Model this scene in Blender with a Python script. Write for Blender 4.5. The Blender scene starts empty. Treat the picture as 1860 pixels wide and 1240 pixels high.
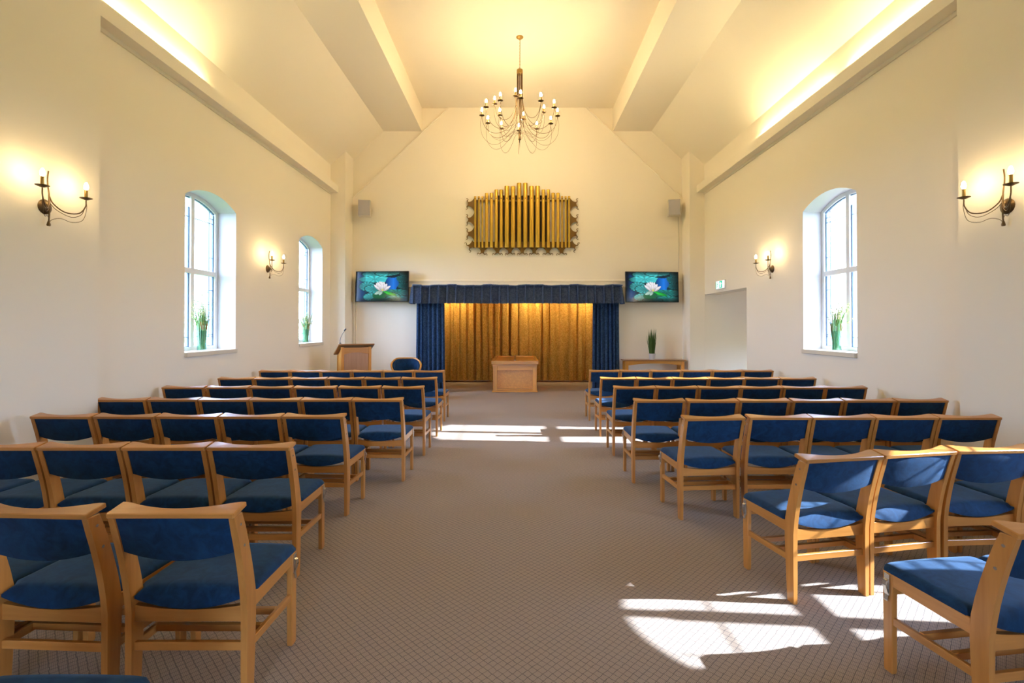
import bpy, bmesh, math, random
from math import pi, sin, cos, sqrt, radians
from mathutils import Vector, Matrix

random.seed(7)
S = bpy.context.scene
COL = S.collection
F, HC, CX, CY = 900.0, 1.5, 940.0, 593.0      # focal length in px of the 1860 px frame, eye height, vanishing point

# ------------------------------------------------------------------ materials
def new_mat(name):
    m = bpy.data.materials.new(name); m.use_nodes = True
    nt = m.node_tree; nt.nodes.clear()
    out = nt.nodes.new('ShaderNodeOutputMaterial')
    return m, nt, out

def N(nt, t, **kw):
    n = nt.nodes.new(t)
    for k, v in kw.items():
        if hasattr(n, k) and not isinstance(v, (list, tuple)): setattr(n, k, v)
        else: n.inputs[k].default_value = v
    return n

def principled(nt, out, col=(.8, .8, .8), rough=.5, metal=0, **kw):
    p = nt.nodes.new('ShaderNodeBsdfPrincipled')
    p.inputs['Base Color'].default_value = (*col, 1)
    p.inputs['Roughness'].default_value = rough
    p.inputs['Metallic'].default_value = metal
    for k, v in kw.items(): p.inputs[k.replace('_', ' ')].default_value = v
    nt.links.new(p.outputs[0], out.inputs[0])
    return p

def plain(name, col, rough=.5, metal=0, **kw):
    m, nt, out = new_mat(name)
    p = principled(nt, out, col, rough, metal, **kw)
    tc = nt.nodes.new('ShaderNodeTexCoord')
    nz = N(nt, 'ShaderNodeTexNoise', Scale=14.0, Detail=3.0)
    nt.links.new(tc.outputs['Object'], nz.inputs['Vector'])
    mr = N(nt, 'ShaderNodeMapRange'); mr.inputs[3].default_value = .94; mr.inputs[4].default_value = 1.06
    nt.links.new(nz.outputs[0], mr.inputs[0])
    hs = N(nt, 'ShaderNodeHueSaturation'); hs.inputs['Color'].default_value = (*col, 1)
    nt.links.new(mr.outputs[0], hs.inputs['Value'])
    nt.links.new(hs.outputs[0], p.inputs['Base Color'])
    return m

def paint(name, col):
    m, nt, out = new_mat(name)
    p = principled(nt, out, col, .75)
    tc = nt.nodes.new('ShaderNodeTexCoord')
    nz = N(nt, 'ShaderNodeTexNoise', Scale=60.0, Detail=4.0)
    nt.links.new(tc.outputs['Object'], nz.inputs['Vector'])
    bp = N(nt, 'ShaderNodeBump', Strength=.06, Distance=.004)
    nt.links.new(nz.outputs[0], bp.inputs['Height']); nt.links.new(bp.outputs[0], p.inputs['Normal'])
    return m

def wood(name, c0, c1, axis, rough=.32, grain=1.0):
    m, nt, out = new_mat(name)
    p = principled(nt, out, c0, rough)
    p.inputs['Coat Weight'].default_value = .25; p.inputs['Coat Roughness'].default_value = .18
    tc = nt.nodes.new('ShaderNodeTexCoord'); mp = nt.nodes.new('ShaderNodeMapping')
    sc = [26.0, 26.0, 26.0]; sc['xyz'.index(axis)] = 1.6
    mp.inputs['Scale'].default_value = sc
    oi = nt.nodes.new('ShaderNodeObjectInfo')
    nt.links.new(tc.outputs['Object'], mp.inputs['Vector'])
    ml = N(nt, 'ShaderNodeMath', operation='MULTIPLY'); ml.inputs[1].default_value = 7.0
    nt.links.new(oi.outputs['Random'], ml.inputs[0])
    ad = N(nt, 'ShaderNodeVectorMath', operation='ADD')
    nt.links.new(mp.outputs[0], ad.inputs[0]); nt.links.new(ml.outputs[0], ad.inputs[1])
    nz = N(nt, 'ShaderNodeTexNoise', Scale=1.0 * grain, Detail=5.0, Roughness=.6)
    nt.links.new(ad.outputs[0], nz.inputs['Vector'])
    cr = nt.nodes.new('ShaderNodeValToRGB')
    cr.color_ramp.elements[0].color = (*c1, 1); cr.color_ramp.elements[1].color = (*c0, 1)
    cr.color_ramp.elements[0].position = .28; cr.color_ramp.elements[1].position = .66
    nt.links.new(nz.outputs[0], cr.inputs[0])
    mr = N(nt, 'ShaderNodeMapRange'); mr.inputs[3].default_value = .88; mr.inputs[4].default_value = 1.1
    nt.links.new(oi.outputs['Random'], mr.inputs[0])
    hs = N(nt, 'ShaderNodeHueSaturation')
    nt.links.new(mr.outputs[0], hs.inputs['Value']); nt.links.new(cr.outputs[0], hs.inputs['Color'])
    nt.links.new(hs.outputs[0], p.inputs['Base Color'])
    return m

def fabric(name, c0, c1, scale=18.0, sheen=.35, rough=.85, lo=.35, hi=.68, bump=.15):
    m, nt, out = new_mat(name)
    p = principled(nt, out, c0, rough)
    p.inputs['Sheen Weight'].default_value = sheen; p.inputs['Sheen Roughness'].default_value = .45
    p.inputs['Sheen Tint'].default_value = (.35, .6, 1, 1) if c0[2] > c0[0] else (1, .8, .5, 1)
    p.inputs['Specular IOR Level'].default_value = .2
    tc = nt.nodes.new('ShaderNodeTexCoord'); oi = nt.nodes.new('ShaderNodeObjectInfo')
    ml = N(nt, 'ShaderNodeMath', operation='MULTIPLY'); ml.inputs[1].default_value = 9.0
    nt.links.new(oi.outputs['Random'], ml.inputs[0])
    ad = N(nt, 'ShaderNodeVectorMath', operation='ADD')
    nt.links.new(tc.outputs['Object'], ad.inputs[0]); nt.links.new(ml.outputs[0], ad.inputs[1])
    nz = N(nt, 'ShaderNodeTexNoise', Scale=scale, Detail=5.0, Roughness=.62, Distortion=1.2)
    nt.links.new(ad.outputs[0], nz.inputs['Vector'])
    cr = nt.nodes.new('ShaderNodeValToRGB')
    cr.color_ramp.elements[0].color = (*c0, 1); cr.color_ramp.elements[1].color = (*c1, 1)
    cr.color_ramp.elements[0].position = lo; cr.color_ramp.elements[1].position = hi
    nt.links.new(nz.outputs[0], cr.inputs[0]); nt.links.new(cr.outputs[0], p.inputs['Base Color'])
    nb = N(nt, 'ShaderNodeTexNoise', Scale=260.0, Detail=2.0)
    nt.links.new(tc.outputs['Object'], nb.inputs['Vector'])
    bp = N(nt, 'ShaderNodeBump', Strength=bump, Distance=.002)
    nt.links.new(nb.outputs[0], bp.inputs['Height']); nt.links.new(bp.outputs[0], p.inputs['Normal'])
    return m

def carpet():
    m, nt, out = new_mat('carpet')
    p = principled(nt, out, (.3, .24, .2), .95); p.inputs['Specular IOR Level'].default_value = .1
    L = nt.links.new
    tc = nt.nodes.new('ShaderNodeTexCoord')
    nz = N(nt, 'ShaderNodeTexNoise', Scale=38.0, Detail=2.0); L(tc.outputs['Object'], nz.inputs['Vector'])
    sub = N(nt, 'ShaderNodeVectorMath', operation='SUBTRACT'); sub.inputs[1].default_value = (.5, .5, .5)
    L(nz.outputs['Color'], sub.inputs[0])
    scl = N(nt, 'ShaderNodeVectorMath', operation='SCALE'); scl.inputs['Scale'].default_value = .010
    L(sub.outputs[0], scl.inputs[0])
    ad = N(nt, 'ShaderNodeVectorMath', operation='ADD'); L(tc.outputs['Object'], ad.inputs[0]); L(scl.outputs[0], ad.inputs[1])
    mp = nt.nodes.new('ShaderNodeMapping'); mp.inputs['Rotation'].default_value = (0, 0, pi / 4)
    mp.inputs['Scale'].default_value = (32.5, 32.5, 32.5); L(ad.outputs[0], mp.inputs['Vector'])
    sx = nt.nodes.new('ShaderNodeSeparateXYZ'); L(mp.outputs[0], sx.inputs[0])
    ds = []
    for k in range(2):
        fr = N(nt, 'ShaderNodeMath', operation='FRACT'); L(sx.outputs[k], fr.inputs[0])
        s2 = N(nt, 'ShaderNodeMath', operation='SUBTRACT'); L(fr.outputs[0], s2.inputs[0]); s2.inputs[1].default_value = .5
        ab = N(nt, 'ShaderNodeMath', operation='ABSOLUTE'); L(s2.outputs[0], ab.inputs[0]); ds.append(ab)
    mx = N(nt, 'ShaderNodeMath', operation='MAXIMUM'); L(ds[0].outputs[0], mx.inputs[0]); L(ds[1].outputs[0], mx.inputs[1])
    ln = N(nt, 'ShaderNodeMapRange'); ln.inputs[1].default_value = .435; ln.inputs[2].default_value = .49; L(mx.outputs[0], ln.inputs[0])
    # fine cut-loop weave inside each lozenge
    wv = N(nt, 'ShaderNodeTexChecker', Scale=230.0); L(tc.outputs['Object'], wv.inputs['Vector'])
    wv.inputs['Color1'].default_value = (.43, .345, .285, 1); wv.inputs['Color2'].default_value = (.285, .235, .21, 1)
    n2 = N(nt, 'ShaderNodeTexNoise', Scale=420.0, Detail=2.0); L(tc.outputs['Object'], n2.inputs['Vector'])
    mr = N(nt, 'ShaderNodeMapRange'); mr.inputs[3].default_value = .75; mr.inputs[4].default_value = 1.25; L(n2.outputs[0], mr.inputs[0])
    hs = N(nt, 'ShaderNodeHueSaturation'); L(wv.outputs[0], hs.inputs['Color']); L(mr.outputs[0], hs.inputs['Value'])
    mix = N(nt, 'ShaderNodeMix', data_type='RGBA'); L(ln.outputs[0], mix.inputs[0])
    L(hs.outputs[0], mix.inputs[6]); mix.inputs[7].default_value = (.125, .112, .118, 1)
    L(mix.outputs[2], p.inputs['Base Color'])
    bp = N(nt, 'ShaderNodeBump', Strength=.4, Distance=.004); L(n2.outputs[0], bp.inputs['Height']); L(bp.outputs[0], p.inputs['Normal'])
    return m

def emit(name, col, strength):
    m, nt, out = new_mat(name)
    e = N(nt, 'ShaderNodeEmission', Strength=strength); e.inputs['Color'].default_value = (*col, 1)
    nt.links.new(e.outputs[0], out.inputs[0]); return m

def glass_mat(name, tint=(.96, .98, 1), refl=.08):
    m, nt, out = new_mat(name)
    t = nt.nodes.new('ShaderNodeBsdfTransparent'); t.inputs[0].default_value = (*tint, 1)
    g = nt.nodes.new('ShaderNodeBsdfGlossy'); g.inputs['Roughness'].default_value = .03
    mx = nt.nodes.new('ShaderNodeMixShader'); lw = N(nt, 'ShaderNodeLayerWeight', Blend=.25)
    mr = N(nt, 'ShaderNodeMapRange'); mr.inputs[3].default_value = refl * .5; mr.inputs[4].default_value = .5
    nt.links.new(lw.outputs['Fresnel'], mr.inputs[0]); nt.links.new(mr.outputs[0], mx.inputs[0])
    nt.links.new(t.outputs[0], mx.inputs[1]); nt.links.new(g.outputs[0], mx.inputs[2]); nt.links.new(mx.outputs[0], out.inputs[0])
    return m

BULB_E, SCONCE_E, COVE_E = 300.0, 105.0, 62.0
WARM = (1.0, .66, .30)
M = {}
M['wall'] = paint('cream_paint', (.87, .80, .675))
M['ceil'] = paint('ceiling_paint', (.86, .79, .66))
M['white'] = paint('white_gloss_paint', (.82, .82, .82))
M['reveal'] = paint('reveal_daylight_tone', (.62, .575, .56))  # reveals toned apart from the cream walls; daylight look put into this colour
M['stone'] = paint('painted_sill', (.70, .64, .52))
M['carpet'] = carpet()
B0, B1 = (.56, .245, .056), (.42, .165, .032)
for a in 'xyz': M['wood_' + a] = wood('beech_' + a, B0, B1, a)
for a in 'xyz': M['oak_' + a] = wood('oak_' + a, (.66, .30, .045), (.52, .21, .028), a)
M['pine'] = wood('pale_oak', (.50, .28, .15), (.42, .21, .10), 'z', .4)
M['walnut'] = wood('brown_wood', (.30, .14, .045), (.21, .09, .03), 'x')
M['blue'] = fabric('blue_velvet', (.0020, .019, .058), (.005, .040, .110), 16.0, .2)
M['gold'] = fabric('gold_damask', (.54, .30, .05), (.78, .50, .14), 34.0, .1, .6, .42, .58)
M['navy'] = fabric('blue_damask', (.024, .062, .160), (.055, .120, .26), 26.0, .15, .7, .44, .57)
M['navy2'] = fabric('slate_blue_damask', (.078, .118, .225), (.125, .180, .32), 26.0, .15, .7, .44, .57)
M['bronze'] = plain('aged_bronze', (.15, .095, .045), .38, .85)
M['brass'] = plain('antique_brass', (.42, .26, .08), .3, .9)
M['steel'] = plain('bright_steel', (.62, .60, .56), .25, .95)
M['pipe'] = plain('gold_painted_pipe', (.60, .36, .035), .32, .4)
M['carve'] = plain('dark_gilt_wood', (.15, .075, .006), .45, .2)
M['black'] = plain('black_plastic', (.012, .012, .014), .35)
M['dark'] = plain('dark_void', (.03, .018, .006), .9)
M['grey'] = plain('grey_speaker_mesh', (.43, .41, .43), .7)
M['lightgrey'] = plain('light_plastic', (.62, .57, .47), .5)
M['bulb'] = emit('bulb_glow', (1.0, .73, .39), BULB_E)
M['sbulb'] = emit('sconce_bulb_glow', (1.0, .72, .36), SCONCE_E)
M['tube'] = emit('tube_glow', (1.0, .81, .43), COVE_E)
M['spot'] = emit('alcove_glow', (1.0, .78, .38), 3300.0)
M['glass'] = glass_mat('window_glass')
M['vglass'] = glass_mat('vase_glass', (.80, .95, .93), .2)
M['lead'] = plain('blue_grey_lead', (.10, .16, .27), .5)
M['leaf'] = plain('green_grass', (.055, .115, .012), .6)
M['leaf2'] = plain('light_green_grass', (.16, .30, .07), .6)
M['stem'] = plain('pale_green_stems', (.34, .60, .30), .6)
M['rust'] = plain('rust_brown_stems', (.40, .17, .05), .7)
M['flower'] = plain('small_pale_flowers', (.50, .45, .22), .7)
M['pink'] = plain('magenta_petal', (.55, .04, .45), .6)
M['pot'] = plain('pale_grey_pot', (.52, .50, .50), .6)
M['signlit'] = emit('sign_lit_white', (.92, 1, .97), .95)
M['signgreen'] = emit('sign_lit_green', (.0, .42, .22), .9)
M['lawn'] = plain('lawn', (.10, .17, .04), .9)
M['hedge'] = plain('hedge_leaves', (.12, .22, .04), .7)
M['render'] = paint('white_cladding', (.74, .74, .78))
M['slate'] = plain('grey_pane', (.12, .16, .24), .3)
M['brick'] = plain('brown_cladding_gap', (.30, .27, .30), .8)

# ------------------------------------------------------------------ mesh helpers
def link(o, parent=None):
    COL.objects.link(o)
    if parent is not None: o.parent = parent
    return o

def build(name, bm, mat, parent=None, smooth=None, loc=None, rot=None):
    """One mesh object out of a bmesh. smooth = angle in degrees below which edges are smooth."""
    bmesh.ops.recalc_face_normals(bm, faces=bm.faces)
    me = bpy.data.meshes.new(name); bm.to_mesh(me); bm.free()
    me.materials.append(mat)
    if smooth is not None:
        for p in me.polygons: p.use_smooth = True
        me.set_sharp_from_angle(angle=radians(smooth))
    o = bpy.data.objects.new(name, me)
    if loc is not None: o.location = loc
    if rot is not None: o.rotation_euler = rot
    return link(o, parent)

def thing(name, label, cat, loc=(0, 0, 0), rz=0, group=None):
    o = bpy.data.objects.new(name, None); o.empty_display_size = .1
    o.location = loc; o.rotation_euler = (0, 0, rz)
    o['label'] = label; o['category'] = cat
    if group: o['group'] = group
    return link(o)

def tag(o, label, cat, group=None):
    o['label'] = label; o['category'] = cat
    if group: o['group'] = group
    return o

def struct(o): o['kind'] = 'structure'; return o

def box(bm, x0, x1, y0, y1, z0, z1, bev=0, seg=1):
    r = bmesh.ops.create_cube(bm, size=1.0)
    vs = r['verts']
    for v in vs:
        v.co = Vector((x0 if v.co.x < 0 else x1, y0 if v.co.y < 0 else y1, z0 if v.co.z < 0 else z1))
    if bev:
        es = list({e for v in vs for e in v.link_edges})
        bmesh.ops.bevel(bm, geom=es, offset=bev, segments=seg, profile=.6, affect='EDGES')
    return bm

def B(*a, **k): return box(bmesh.new(), *a, **k)

def prism(bm, pts, axis, a0, a1, bev=0):
    """Polygon pts (2-D) extruded along axis from a0 to a1. axis x: pts=(y,z); y: (x,z); z: (x,y)."""
    def P(p, a):
        return {'x': (a, p[0], p[1]), 'y': (p[0], a, p[1]), 'z': (p[0], p[1], a)}[axis]
    lo = [bm.verts.new(P(p, a0)) for p in pts]; hi = [bm.verts.new(P(p, a1)) for p in pts]
    n = len(pts)
    fs = [bm.faces.new(lo), bm.faces.new(hi)]
    for i in range(n): fs.append(bm.faces.new((lo[i], lo[(i + 1) % n], hi[(i + 1) % n], hi[i])))
    if bev:
        es = [e for e in fs[0].edges] + [e for e in fs[1].edges]
        bmesh.ops.bevel(bm, geom=es, offset=bev, segments=1, affect='EDGES')
    return bm

def tube(bm, pts, r, n=8, caps=True):
    pts = [Vector(p) for p in pts]
    rs = r if isinstance(r, (list, tuple)) else [r] * len(pts)
    up = Vector((0, 0, 1)); rings = []; prev = None
    for i, p in enumerate(pts):
        t = (pts[min(i + 1, len(pts) - 1)] - pts[max(i - 1, 0)]).normalized()
        if prev is None:
            a = up if abs(t.z) < .9 else Vector((1, 0, 0))
            u = t.cross(a).normalized()
        else:
            u = (prev - t * prev.dot(t)).normalized()
        prev = u; w = t.cross(u)
        rings.append([bm.verts.new(p + (u * cos(2 * pi * k / n) + w * sin(2 * pi * k / n)) * rs[i]) for k in range(n)])
    for a, b in zip(rings, rings[1:]):
        for k in range(n): bm.faces.new((a[k], a[(k + 1) % n], b[(k + 1) % n], b[k]))
    if caps: bm.faces.new(rings[0]); bm.faces.new(rings[-1])
    return bm

def lathe(bm, prof, n=16, c=(0, 0, 0)):
    """prof = [(r, z)]; closes at r==0."""
    rings = []
    for r, z in prof:
        if r < 1e-6: rings.append([bm.verts.new((c[0], c[1], c[2] + z))])
        else: rings.append([bm.verts.new((c[0] + r * cos(2 * pi * k / n), c[1] + r * sin(2 * pi * k / n), c[2] + z)) for k in range(n)])
    for a, b in zip(rings, rings[1:]):
        for k in range(n):
            k2 = (k + 1) % n
            f = [a[k % len(a)], a[k2 % len(a)], b[k2 % len(b)], b[k % len(b)]]
            f = list(dict.fromkeys(f))
            if len(f) > 2: bm.faces.new(f)
    return bm

def spline(pts, n=6):
    """Catmull-Rom through pts."""
    P = [Vector(p) for p in pts]; P = [P[0] * 2 - P[1]] + P + [P[-1] * 2 - P[-2]]
    out = []
    for i in range(1, len(P) - 2):
        for k in range(n):
            t = k / n
            out.append(.5 * ((2 * P[i]) + (P[i + 1] - P[i - 1]) * t + (2 * P[i - 1] - 5 * P[i] + 4 * P[i + 1] - P[i + 2]) * t * t
                             + (3 * P[i] - P[i - 1] - 3 * P[i + 1] + P[i + 2]) * t ** 3))
    out.append(P[-2]); return out

def quad(bm, *pts): return bm.faces.new([bm.verts.new(p) for p in pts])

def dup(root, loc, rz, label):
    r = root.copy(); COL.objects.link(r); r.location = loc; r.rotation_euler = (0, 0, rz); r['label'] = label
    for ch in root.children:
        c = ch.copy(); COL.objects.link(c); c.parent = r
        for g in ch.children:
            d = g.copy(); COL.objects.link(d); d.parent = c
    return r

# ------------------------------------------------------------------ room dimensions
W, WN = 4.16, 3.95           # half width at the window walls, at the near walls
YNL, YNR, YP, YB, YA, YR = 4.67, 4.43, 11.0, 11.5, 13.75, -3.6
Z_EAVE, Z_BEAM, Z_TOP = 5.10, 6.06, 6.60
X_BEAM0, X_BEAM1 = 2.23, 3.10
SILL, SPRING, RISE, DEPTH = 1.17, 3.17, .15, .27
SUN = Vector((-1, .084, -.57)).normalized()

def arch_z(y, y0, y1, spring, rise):
    h = (y1 - y0) / 2; m = (y0 + y1) / 2; R = (h * h + rise * rise) / (2 * rise)
    return spring + rise - R + sqrt(max(R * R - (y - m) ** 2, 0))

def side_wall(name, s, x, ya, yb, zt, holes):
    """A side wall facing the room (s = -1 left, +1 right) with arched window holes and square door holes, reveals included."""
    bm = bmesh.new(); y = ya; X = s * x
    for h in sorted(holes, key=lambda h: h['y0']):
        quad(bm, (X, y, 0), (X, h['y0'], 0), (X, h['y0'], zt), (X, y, zt))
        n = 18 if h['rise'] else 1
        d = h['depth']
        ys = [h['y0'] + (h['y1'] - h['y0']) * i / n for i in range(n + 1)]
        zz = [arch_z(q, h['y0'], h['y1'], h['spring'], h['rise']) if h['rise'] else h['spring'] for q in ys]
        for i in range(n):
            if h['sill'] > 0: quad(bm, (X, ys[i], 0), (X, ys[i + 1], 0), (X, ys[i + 1], h['sill']), (X, ys[i], h['sill']))
            quad(bm, (X, ys[i], zz[i]), (X, ys[i + 1], zz[i + 1]), (X, ys[i + 1], zt), (X, ys[i], zt))
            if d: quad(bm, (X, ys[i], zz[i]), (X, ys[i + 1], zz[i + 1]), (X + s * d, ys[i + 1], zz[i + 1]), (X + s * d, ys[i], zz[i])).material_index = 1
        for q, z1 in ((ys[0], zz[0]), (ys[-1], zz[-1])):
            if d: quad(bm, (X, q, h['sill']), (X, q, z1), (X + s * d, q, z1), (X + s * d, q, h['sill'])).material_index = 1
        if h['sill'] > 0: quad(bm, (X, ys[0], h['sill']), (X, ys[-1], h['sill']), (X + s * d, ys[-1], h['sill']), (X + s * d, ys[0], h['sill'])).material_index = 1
        y = h['y1']
    quad(bm, (X, y, 0), (X, yb, 0), (X, yb, zt), (X, y, zt))
    bmesh.ops.remove_doubles(bm, verts=bm.verts, dist=1e-4)
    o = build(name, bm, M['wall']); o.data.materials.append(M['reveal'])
    return struct(o)

def win(y0, y1, sill=SILL, spring=SPRING, rise=RISE, depth=DEPTH): return dict(y0=y0, y1=y1, sill=sill, spring=spring, rise=rise, depth=depth + .12)

LW1, LW2, RW1 = win(6.19, 7.31), win(9.43, 10.55), win(6.07, 7.21)
RDOOR = dict(y0=8.99, y1=10.995, sill=0, spring=2.21, rise=0, depth=.0)
NW = win(1.85, 2.79, .86, 1.92, .16, .10)       # unseen arched window added in the near right wall, shaped for the front sun patch

side_wall('wall_left', -1, W, YNL, YP, Z_EAVE, [LW1, LW2])
side_wall('wall_right', 1, W, YNR, YP, Z_EAVE, [RW1, RDOOR])
side_wall('wall_near_left', -1, WN, YR, YNL, 5.6, [])
side_wall('wall_near_right', 1, WN, YR, YNR, 5.6, [NW])
for s, nm, YN in ((-1, 'wall_return_left', YNL), (1, 'wall_return_right', YNR)):   # end faces where the near walls step out
    bm = bmesh.new(); quad(bm, (s * WN, YN, 0), (s * (W + .05), YN, 0), (s * (W + .05), YN, 5.6), (s * WN, YN, 5.6)); struct(build(nm, bm, M['wall']))

def window(name, s, x, h):
    root = struct(thing(name, 'x', 'x')); del root['label']; del root['category']
    X = s * (x + h['depth'] - .12); y0, y1, spring, rise = h['y0'], h['y1'], h['spring'], h['rise']; zs = h['sill']
    d0, d1 = min(X, X + s * .07), max(X, X + s * .07)
    n = 18; fw = .055; m = (y0 + y1) / 2; zt = zs + (spring - zs) * .545
    bm = bmesh.new()
    ys = [y0 + (y1 - y0) * i / n for i in range(n + 1)]
    outer = [(y0, zs)] + [(q, arch_z(q, y0, y1, spring, rise)) for q in ys] + [(y1, zs)]
    iy = [y0 + fw + (y1 - y0 - 2 * fw) * i / n for i in range(n + 1)]
    inner = [(y0 + fw, zs + fw)] + [(q, arch_z(q, y0, y1, spring, rise) - fw) for q in iy] + [(y1 - fw, zs + fw)]
    k = len(outer)
    V = {}
    for nm, pl in (('o', outer), ('i', inner)):
        for j, d in enumerate((d0, d1)): V[nm, j] = [bm.verts.new((d, p[0], p[1])) for p in pl]
    for i in range(k):
        j = (i + 1) % k
        for a in (0, 1): bm.faces.new((V['o', a][i], V['o', a][j], V['i', a][j], V['i', a][i]))
        for c in 'oi': bm.faces.new((V[c, 0][i], V[c, 0][j], V[c, 1][j], V[c, 1][i]))
    build('frame', bm, M['white'], root)
    build('mullion', B(d0, d1, m - .035, m + .035, zs + fw, arch_z(m, y0, y1, spring, rise) - fw), M['white'], root)
    bm = bmesh.new()
    for a, b in ((y0 + fw, m - .035), (m + .035, y1 - fw)): box(bm, d0, d1, a, b, zt - .035, zt + .035)
    build('transom', bm, M['white'], root)
    gx = X + s * .035
    for a, b in ((y0 + fw, m - .035), (m + .035, y1 - fw)):
        for lo in (True, False):
            bm = bmesh.new()
            if lo: poly = [(a, zs + fw), (b, zs + fw), (b, zt - .035), (a, zt - .035)]
            else:
                q = [a + (b - a) * i / 8 for i in range(9)]
                poly = [(a, zt + .035), (b, zt + .035)] + [(u, arch_z(u, y0, y1, spring, rise) - fw) for u in reversed(q)]
            prism(bm, poly, 'x', gx - .003, gx + .003)
            pane = build('pane', bm, M['glass'], root)
            # dark glazing gasket + leaded border lines on the pane
            bm = bmesh.new(); g = .016
            z0, z1 = (zs + fw, zt - .035) if lo else (zt + .035, spring - fw + .01)
            for u in (a, b - g): box(bm, gx - .008, gx + .008, u, u + g, z0, z1)
            if lo: box(bm, gx - .012, gx + .012, a, b, z0, z0 + .008)
            if not lo:
                q = [a + (b - a) * i / 8 for i in range(9)]
                for u, v in zip(q, q[1:]):
                    zu, zv = [arch_z(w, y0, y1, spring, rise) - fw for w in (u, v)]
                    prism(bm, [(u, zu), (v, zv), (v, zv - .014), (u, zu - .014)], 'x', gx - .012, gx + .012)
            build('gasket', bm, M['lead'], pane)
            bm = bmesh.new(); t = .004; e = .095
            far = b if b > m + .1 else a                      # border runs along the jamb side
            u = far - e if far == b else far + e
            box(bm, gx - .006, gx + .006, u - t, u + t, z0 + (.13 if lo else 0), z1 + (0 if lo else .03))
            za = z0 + .13 if lo else z1 - .13
            box(bm, gx - .006, gx + .006, a, b, za - t, za + t)
            zb = z1 - .2 if lo else z0 + .2
            box(bm, gx - .006, gx + .006, min(u, far), max(u, far), zb - t, zb + t)
            zc = z0 + .16 if lo else z1 - .06
            box(bm, gx - .006, gx + .006, min(u, far), max(u, far), zc - t, zc + t)
            build('lead_strip', bm, M['lead'], pane)
    a, b = (x - .035), abs(X) + .005
    build('sill', B(min(s * a, s * b), max(s * a, s * b), y0 - .0, y1 + .0, zs - .055, zs + .006, bev=.006), M['stone'], root)
    return root

for i, (s, x, h) in enumerate(((-1, W, LW1), (-1, W, LW2), (1, W, RW1), (1, WN, NW))):
    window('window_%d' % (i + 1), s, x, h)

# back wall: lower gable panel stands 3 cm proud of the upper corners, with the alcove opening
OX, OZ = 2.16, 2.32
bm = bmesh.new()
quad(bm, (-3.9, YB, 0), (-OX, YB, 0), (-OX, YB, OZ), (-3.9, YB, OZ))
quad(bm, (OX, YB, 0), (3.9, YB, 0), (3.9, YB, OZ), (OX, YB, OZ))
G0, G1, ZG = 3.84, 1.60, 4.48
bm.faces.new([bm.verts.new(p) for p in ((-3.9, YB, OZ), (3.9, YB, OZ), (3.9, YB, ZG - .04), (G0, YB, ZG), (G1, YB, Z_TOP + .05), (-G1, YB, Z_TOP + .05), (-G0, YB, ZG), (-3.9, YB, ZG - .04))])
for s in (-1, 1):
    quad(bm, (s * G0, YB, ZG), (s * G1, YB, Z_TOP + .05), (s * G1, YB + .035, Z_TOP + .05), (s * G0, YB + .035, ZG))
    quad(bm, (s * 3.9, YB + .035, 4.3), (s * 3.9, YB + .035, 6.9), (s * 1.3, YB + .035, 6.9), (s * 1.3, YB + .035, 4.3))
    quad(bm, (s * OX, YB, 0), (s * OX, YB + .35, 0), (s * OX, YB + .35, OZ), (s * OX, YB, OZ))
quad(bm, (-OX, YB, OZ), (OX, YB, OZ), (OX, YB + .35, OZ), (-OX, YB + .35, OZ))
struct(build('wall_back', bm, M['wall']))
for s, nm in ((-1, 'wall_corner_left'), (1, 'wall_corner_right')):
    bm = bmesh.new()
    quad(bm, (s * 3.83, YP, 0), (s * (W + .002), YP, 0), (s * (W + .002), YP, 5.6), (s * 3.83, YP, 5.6))
    quad(bm, (s * 3.83, YP, 0), (s * 3.83, YB + .05, 0), (s * 3.83, YB + .05, 5.6), (s * 3.83, YP, 5.6))
    struct(build(nm, bm, M['wall']))
bm = bmesh.new()      # alcove behind the opening
quad(bm, (-2.9, YA, 0), (2.9, YA, 0), (2.9, YA, 2.9), (-2.9, YA, 2.9))
for s in (-1, 1):
    quad(bm, (s * 2.9, YB + .35, 0), (s * 2.9, YA, 0), (s * 2.9, YA, 2.9), (s * 2.9, YB + .35, 2.9))
    quad(bm, (s * OX, YB + .35, 0), (s * 2.9, YB + .35, 0), (s * 2.9, YB + .35, 2.9), (s * OX, YB + .35, 2.9))
quad(bm, (-OX, YB + .35, OZ), (OX, YB + .35, OZ), (OX, YB + .35, 2.9), (-OX, YB + .35, 2.9))
quad(bm, (-2.9, YB + .35, 2.9), (2.9, YB + .35, 2.9), (2.9, YA, 2.9), (-2.9, YA, 2.9))
struct(build('wall_alcove', bm, M['wall']))
bm = bmesh.new()      # side passage behind the doorway
PX = 6.9
quad(bm, (W, YP, 0), (PX, YP, 0), (PX, YP, 2.6), (W, YP, 2.6))
quad(bm, (W + .3, 8.6, 0), (5.6, 8.6, 0), (5.6, 8.6, 2.6), (W + .3, 8.6, 2.6)); quad(bm, (6.1, 8.6, 0), (PX, 8.6, 0), (PX, 8.6, 2.6), (6.1, 8.6, 2.6)); quad(bm, (5.6, 8.6, 1.1), (6.1, 8.6, 1.1), (6.1, 8.6, 2.6), (5.6, 8.6, 2.6))
quad(bm, (W, RDOOR['y0'], 0), (W + .3, RDOOR['y0'], 0), (W + .3, RDOOR['y0'], 2.21), (W, RDOOR['y0'], 2.21))
quad(bm, (W + .3, 8.6, 0), (W + .3, RDOOR['y0'], 0), (W + .3, RDOOR['y0'], 2.6), (W + .3, 8.6, 2.6))
quad(bm, (W, RDOOR['y0'], 2.21), (W, YP, 2.21), (W + .3, YP, 2.21), (W + .3, RDOOR['y0'], 2.21))
quad(bm, (W + .3, RDOOR['y0'], 2.21), (W + .3, YP, 2.21), (W + .3, YP, 2.45), (W + .3, RDOOR['y0'], 2.45))
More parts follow.
